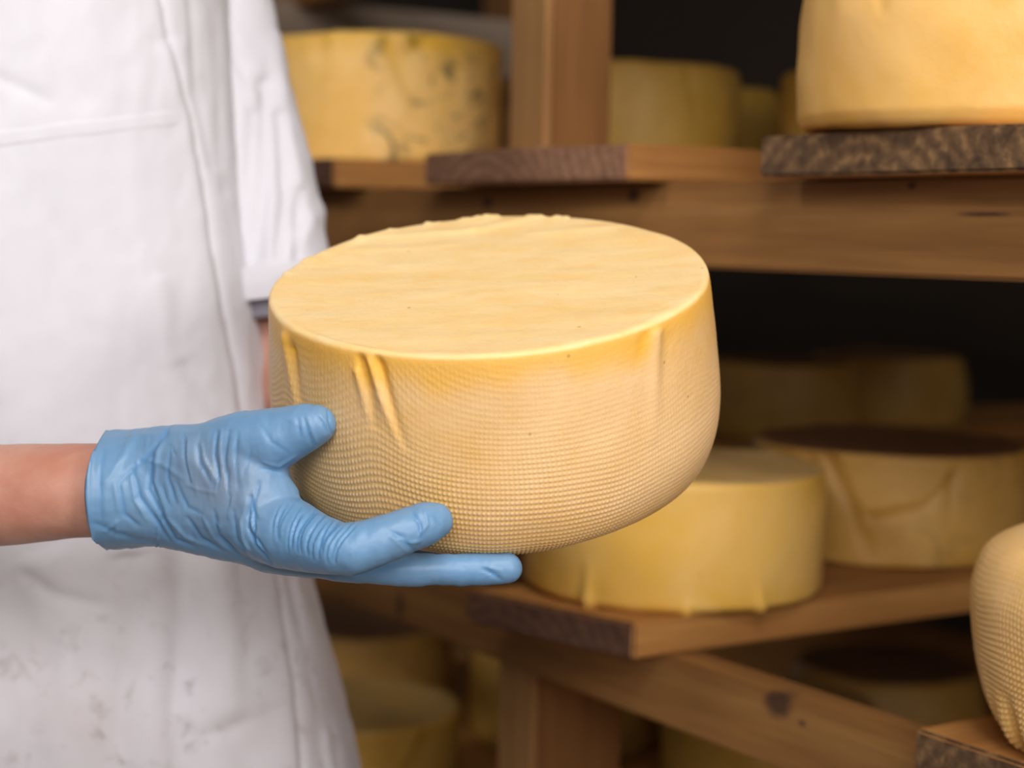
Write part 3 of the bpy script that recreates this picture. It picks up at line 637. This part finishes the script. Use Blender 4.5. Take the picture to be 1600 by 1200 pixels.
# the turned hem: rises to the right
sl = ppart('sleeve', grid_mesh('sleeve', Vs, True, (False, False), {'dirt_shade': np.zeros(Vs.shape[:2])}), M_coat)
so = sl.modifiers.new('thickness', 'SOLIDIFY'); so.thickness = .002; so.offset = -1
Vh, _ = tube([at(408, 425, 1.262), at(411, 448, 1.262), at(414, 474, 1.262)], [.0525, .0535, .0530], 160, 30, .0016, 73)
sh_ = ppart('sleeve_cuff', grid_mesh('sleeve_cuff', Vh, True, (False, False), {'dirt_shade': np.zeros(Vh.shape[:2])}), M_coat)
so = sh_.modifiers.new('thickness', 'SOLIDIFY'); so.thickness = .003; so.offset = -1
Vg, _ = tube([at(414, 430, 1.262), at(422, 500, 1.262)], [.046, .0455], 80, 12, .0006, 75)
gsl = ppart('undersleeve', grid_mesh('undersleeve', Vg, True, (False, False)), M_grey); gsl['label'] = 'grey knitted undersleeve band'
so = gsl.modifiers.new('thickness', 'SOLIDIFY'); so.thickness = .002; so.offset = -1
Vr, _ = tube([SHR + [.05, 0, .035], SHR + [0, 0, -.02], SHR + (EL - SHR) * .5, SHR + (EL - SHR) * .86], [.05, .068, .064, .066], 120, 80, .004, 77)
sr = ppart('sleeve', grid_mesh('sleeve', Vr, True, (False, False), {'dirt_shade': np.zeros(Vr.shape[:2])}), M_coat)
so = sr.modifiers.new('thickness', 'SOLIDIFY'); so.thickness = .002; so.offset = -1

# --- gloves
def B(x, y, Zd, rp, ry=None):                   # ball: picture point, depth, radius in picture pixels (ry: depth radius)
    r = rp * Zd / FPX; return (at(x, y, Zd), (r, (r if ry is None else ry), r))
g = bmesh.new()
WZ = .905
# cuff and wrist
hull_add(g, [B(110, 770, WZ + .002, 90, .033), B(205, 764, WZ, 92, .031)], 30)
hull_add(g, [B(205, 764, WZ, 90, .030), B(262, 738, .895, 74, .020), B(262, 782, .895, 72, .021)], 24)
# palm
hull_add(g, [B(255, 736, .895, 72, .019), B(255, 784, .897, 70, .020), B(330, 722, .880, 62, .018), B(345, 800, .885, 66, .018), B(405, 790, .868, 66, .016), B(405, 826, .880, 62, .017)], 20)
hull_add(g, [B(300, 735, .885, 66, .017), B(385, 700, .872, 60, .016), B(405, 780, .868, 56, .015)], 20)
# thumb
chain(g, [B(345, 712, .878, 52), B(398, 692, .870, 52), B(425, 688, .867, 51), B(455, 676, .864, 42.5), B(480, 667, .861, 37), B(494, 663, .859, 31)], 22)
# web
hull_add(g, [B(405, 735, .872, 44, .013), B(412, 772, .870, 46, .014), B(392, 745, .870, 50, .014)], 18)
# index
chain(g, [B(405, 812, .872, 62, .019), B(445, 832, .862, 58, .0175), B(490, 848, .848, 48), B(525, 857, .838, 42), B(552, 858, .835, 40.5), B(590, 846, .836, 38), B(630, 831, .838, 36), B(662, 819, .841, 34), B(680, 813, .844, 28)], 22)
# middle
chain(g, [B(425, 838, .885, 58, .018), B(500, 868, .872, 36), B(560, 884, .868, 29), B(640, 890, .866, 26), B(720, 890, .866, 25.5), B(770, 889, .868, 25.5), B(792, 888, .869, 24)], 20)
# ring and little, under the wheel
chain(g, [B(410, 830, .905, 52, .018), B(490, 850, .905, 32), B(560, 862, .905, 27), B(650, 858, .912, 25), B(720, 852, .918, 22)], 16)
chain(g, [B(395, 815, .920, 46, .017), B(470, 832, .930, 28), B(550, 838, .938, 23), B(620, 834, .944, 20)], 16)
gm = voxel(g, .0009, 11, .5)
V = getV(gm); N = getN(gm); px_, py_ = pix(V)
D = np.zeros(len(V)); fold = np.zeros(len(V))
def z1(l): return [(100 + x * .275, 600 + y * .275) for x, y in l]
def z2(l): return [(400 + x * .275, 600 + y * .275) for x, y in l]
W = [ # (points, width px, height m): negative = crease, positive = ridge
 (z1([(580, 280), (450, 430), (330, 540)]), 5, -.0010), (z1([(560, 310), (520, 400), (500, 480)]), 5, .0008), (z1([(680, 300), (685, 400), (720, 560)]), 3.4, -.0010),
 (z1([(705, 320), (700, 450), (735, 580)]), 3, .0007), (z1([(600, 350), (588, 540), (640, 680)]), 4, -.0009), (z1([(780, 340), (800, 430), (870, 560)]), 2.6, .0009), (z1([(760, 350), (770, 450), (840, 570)]), 3.5, -.0010),
 (z1([(870, 270), (855, 400), (880, 530)]), 3.2, -.0012), (z1([(895, 260), (885, 380), (900, 520)]), 2.8, .0009), (z1([(935, 270), (915, 420), (930, 560)]), 3.5, -.0009), (z1([(985, 270), (975, 420), (990, 600)]), 3.5, -.0007),
 (z1([(690, 570), (760, 600), (860, 620)]), 3, .0006), (z1([(500, 400), (480, 600), (570, 770)]), 4.5, -.0011), (z1([(530, 380), (515, 560), (590, 740)]), 4, .0008), (z1([(400, 520), (430, 640), (500, 740), (600, 890)]), 4.5, -.0012),
 (z1([(380, 530), (400, 660), (470, 770)]), 3.5, .0009), (z1([(285, 560), (310, 720)]), 4, .0009), (z1([(310, 560), (345, 740), (420, 800)]), 4, -.0010), (z1([(225, 380), (205, 560), (215, 780)]), 5, -.0009),
 (z1([(160, 500), (150, 700), (180, 860)]), 4, .0009), (z1([(240, 830), (300, 780), (300, 890)]), 4, .0010), (z1([(560, 760), (640, 880), (740, 930)]), 4, -.0012), (z1([(590, 760), (690, 870), (790, 920)]), 3.5, .0009),
 (z1([(700, 760), (780, 880), (900, 950)]), 4, -.0011), (z1([(790, 760), (850, 880), (960, 960)]), 3.5, .0008), (z1([(850, 720), (880, 860), (1000, 980)]), 4, -.0011), (z1([(960, 720), (980, 880), (1050, 990)]), 3.5, -.0010),
 (z1([(1000, 760), (1015, 890), (1080, 990)]), 3, .0009), (z1([(1060, 640), (1045, 820), (1090, 920), (1180, 1020)]), 3.4, -.0016), (z1([(1110, 560), (1075, 700), (1080, 860), (1160, 980)]), 3.0, -.0015), (z1([(1085, 640), (1062, 780), (1095, 900), (1170, 1000)]), 3, .0010),
 (z1([(640, 560), (700, 700), (780, 740)]), 4, -.0008), (z1([(440, 420), (560, 460), (680, 540)]), 5, .0007), (z1([(600, 230), (570, 300)]), 5, -.0008), (z1([(420, 230), (330, 420), (240, 560)]), 7, .0010), (z1([(160, 780), (400, 880), (560, 900)]), 5, -.0009),
 (z1([(1130, 440), (1220, 470), (1310, 410)]), 3, .0008), (z1([(1120, 480), (1230, 500)]), 3, -.0010),
 (z2([(240, 200), (252, 300)]), 3, -.0009), (z2([(290, 180), (320, 270), (345, 330)]), 3, .0009), (z2([(270, 190), (300, 290), (320, 345)]), 3, -.0008), (z2([(330, 175), (375, 215), (400, 270)]), 2.6, -.0009), (z2([(360, 170), (400, 230)]), 2.6, .0007),
 (z2([(30, 240), (90, 330), (180, 390)]), 4, -.0006), (z2([(80, 160), (200, 200), (240, 230)]), 5, .0005), (z2([(405, 150), (415, 210), (435, 290)]), 2.2, -.0014),
 (z2([(890, 735), (935, 800), (945, 890)]), 3.2, -.0014), (z2([(960, 725), (975, 800), (920, 870)]), 3, .0009), (z2([(820, 880), (880, 905), (940, 890)]), 3.4, .0009), (z2([(750, 830), (830, 870), (900, 950)]), 3.6, -.0009), (z2([(1010, 740), (1050, 800)]), 4, -.0005),
 (z2([(760, 860), (800, 900), (860, 960)]), 3, .0006), (z2([(1290, 1050), (1350, 1080), (1390, 1110)]), 4, -.0012), (z2([(1310, 1040), (1390, 1060)]), 3, .0008), (z2([(560, 1100), (700, 1050), (860, 1010)]), 5, -.0005)]
rg = random.Random(8)
for q in range(17):                             # fine rings across the base of the index finger
    u = q / 16.; tx, ty = 452 + 112 * u, 772 + 42 * u ** .7; bx, by = 436 + 92 * u, 862 + 26 * u
    j = rg.uniform(-4, 4); u0, u1 = rg.uniform(0, .22), rg.uniform(.62, 1.0); bow = 15 + rg.uniform(-4, 5)
    arc = [(tx + (bx - tx) * v_ - bow * math.sin(v_ * PI * .95) + j * (1 - v_ * 1.4), ty + (by - ty) * v_) for v_ in np.linspace(u0, u1, 7)]
    W.append((arc, 1.9 + rg.random() * .9, -.0006 - .0007 * rg.random()))
    W.append(([(x_ + 3.2, y_) for x_, y_ in arc[:rg.randint(4, 7)]], 1.9, .0004 + .0004 * rg.random()))
for q in range(26):                             # random small pulls over the back of the hand
    x0, y0 = rg.uniform(160, 400), rg.uniform(690, 850); l = rg.uniform(14, 42); a = rg.uniform(1.1, 1.9)
    W.append(([(x0, y0), (x0 + math.cos(a) * l * .5 + rg.uniform(-4, 4), y0 + math.sin(a) * l * .5), (x0 + math.cos(a) * l, y0 + math.sin(a) * l)], rg.uniform(2, 3.6), rg.choice((-1, 1)) * rg.uniform(.0004, .0008)))
front = sstep(.1, -.15, N @ (CF))
for pts, wd, am in W:
    m = (px_ > min(p[0] for p in pts) - 4 * wd) & (px_ < max(p[0] for p in pts) + 4 * wd) & (py_ > min(p[1] for p in pts) - 4 * wd) & (py_ < max(p[1] for p in pts) + 4 * wd)
    wd = wd * .8; d, sd, tt = seg_field(px_[m], py_[m], pts); e = np.exp(-(d / wd) ** 2) * np.sin(np.clip(tt * .84 + .08, 0, 1) * PI) ** .5
    D[m] += am * .72 * e * front[m]
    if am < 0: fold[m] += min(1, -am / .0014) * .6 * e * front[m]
D += .0005 * fbm(V * np.array([60, 60, 26]), 81, 3) + .00022 * fbm(V * np.array([260, 120, 90]), 85, 2) + .0016 * sstep(260, 170, px_) * fbm(V * np.array([20, 30, 26]), 83, 2)
D += .0016 * np.exp(-((px_ - 138 - .0013 * (py_ - 770) ** 2) / 3.2) ** 2)      # rolled bead of the cuff
V = V + N * D[:, None]; setV(gm, V)
stretch = np.exp(-(((px_ - 345) / 70) ** 2 + ((py_ - 765) / 60) ** 2)) * .85 + .4 * np.exp(-(((px_ - 300) / 60) ** 2 + ((py_ - 715) / 40) ** 2))
for nm, arr in (('stretch', stretch), ('fold', np.clip(fold, 0, .85))):
    aa = gm.attributes.new(nm, 'FLOAT', 'POINT'); aa.data.foreach_set('value', np.clip(arr, 0, 1).astype(np.float32))
# open the cuff: cut away everything on the arm side of a curved line
bm = bmesh.new(); bm.from_mesh(gm); bm.verts.ensure_lookup_table()
def cuff_x(y): return 132 + np.where(y < 768, .0036, .0022) * (y - 768) ** 2 + np.clip(y - 838, 0, 40) ** 1.5 * .16
cut = px_ < cuff_x(py_)
cut &= ~((px_ > 215))
bmesh.ops.delete(bm, geom=[bm.verts[i] for i in np.nonzero(cut)[0]], context='VERTS')
for v in bm.verts:
    if v.is_boundary:
        x_, y_ = pix(np.array([v.co[:]])); dd = (np.array(v.co[:]) - ORG) @ CF
        v.co += Vector(CR * float(cuff_x(y_)[0] - x_[0]) * dd / FPX)
bm.to_mesh(gm); bm.free()
gl = ppart('glove', gm, M_glove); gl['label'] = 'pale blue nitrile glove wrinkled across the knuckles, in front of the cheese'
so = gl.modifiers.new('thickness', 'SOLIDIFY'); so.thickness = .0005; so.offset = -1
# the other glove, at the back of the wheel
g = bmesh.new()
def W3(x, y, z, r): return (np.array([x, y, z]), r)
bc = np.array([base.x, base.y, base.z])
chain(g, [(WRL - (HL - WRL) * .3, .033), (WRL, .032)]); 
pl = at(770, 690, 1.115); hull_add(g, [(WRL, .028), (pl + [0, 0, .02], .018), (pl + [0, 0, -.02], .018)])
for i, dz in enumerate((.028, .010, -.008, -.026)):
    kx = pl + [.012, .002, dz]; chain(g, [(kx, .0115), (kx + [.040, -.004, dz * .2], .0100), (kx + [.066 - abs(i - 1.3) * .004, -.014, dz * .25], .0088)])
chain(g, [(pl + [-.02, 0, .02], .015), (pl + [0.0, .0, .052], .0115), (pl + [.018, -.004, .068], .0095)])
g2 = voxel(g, .002, 6)
for nm in ('stretch', 'fold'): g2.attributes.new(nm, 'FLOAT', 'POINT')
ppart('glove', g2, M_glove)
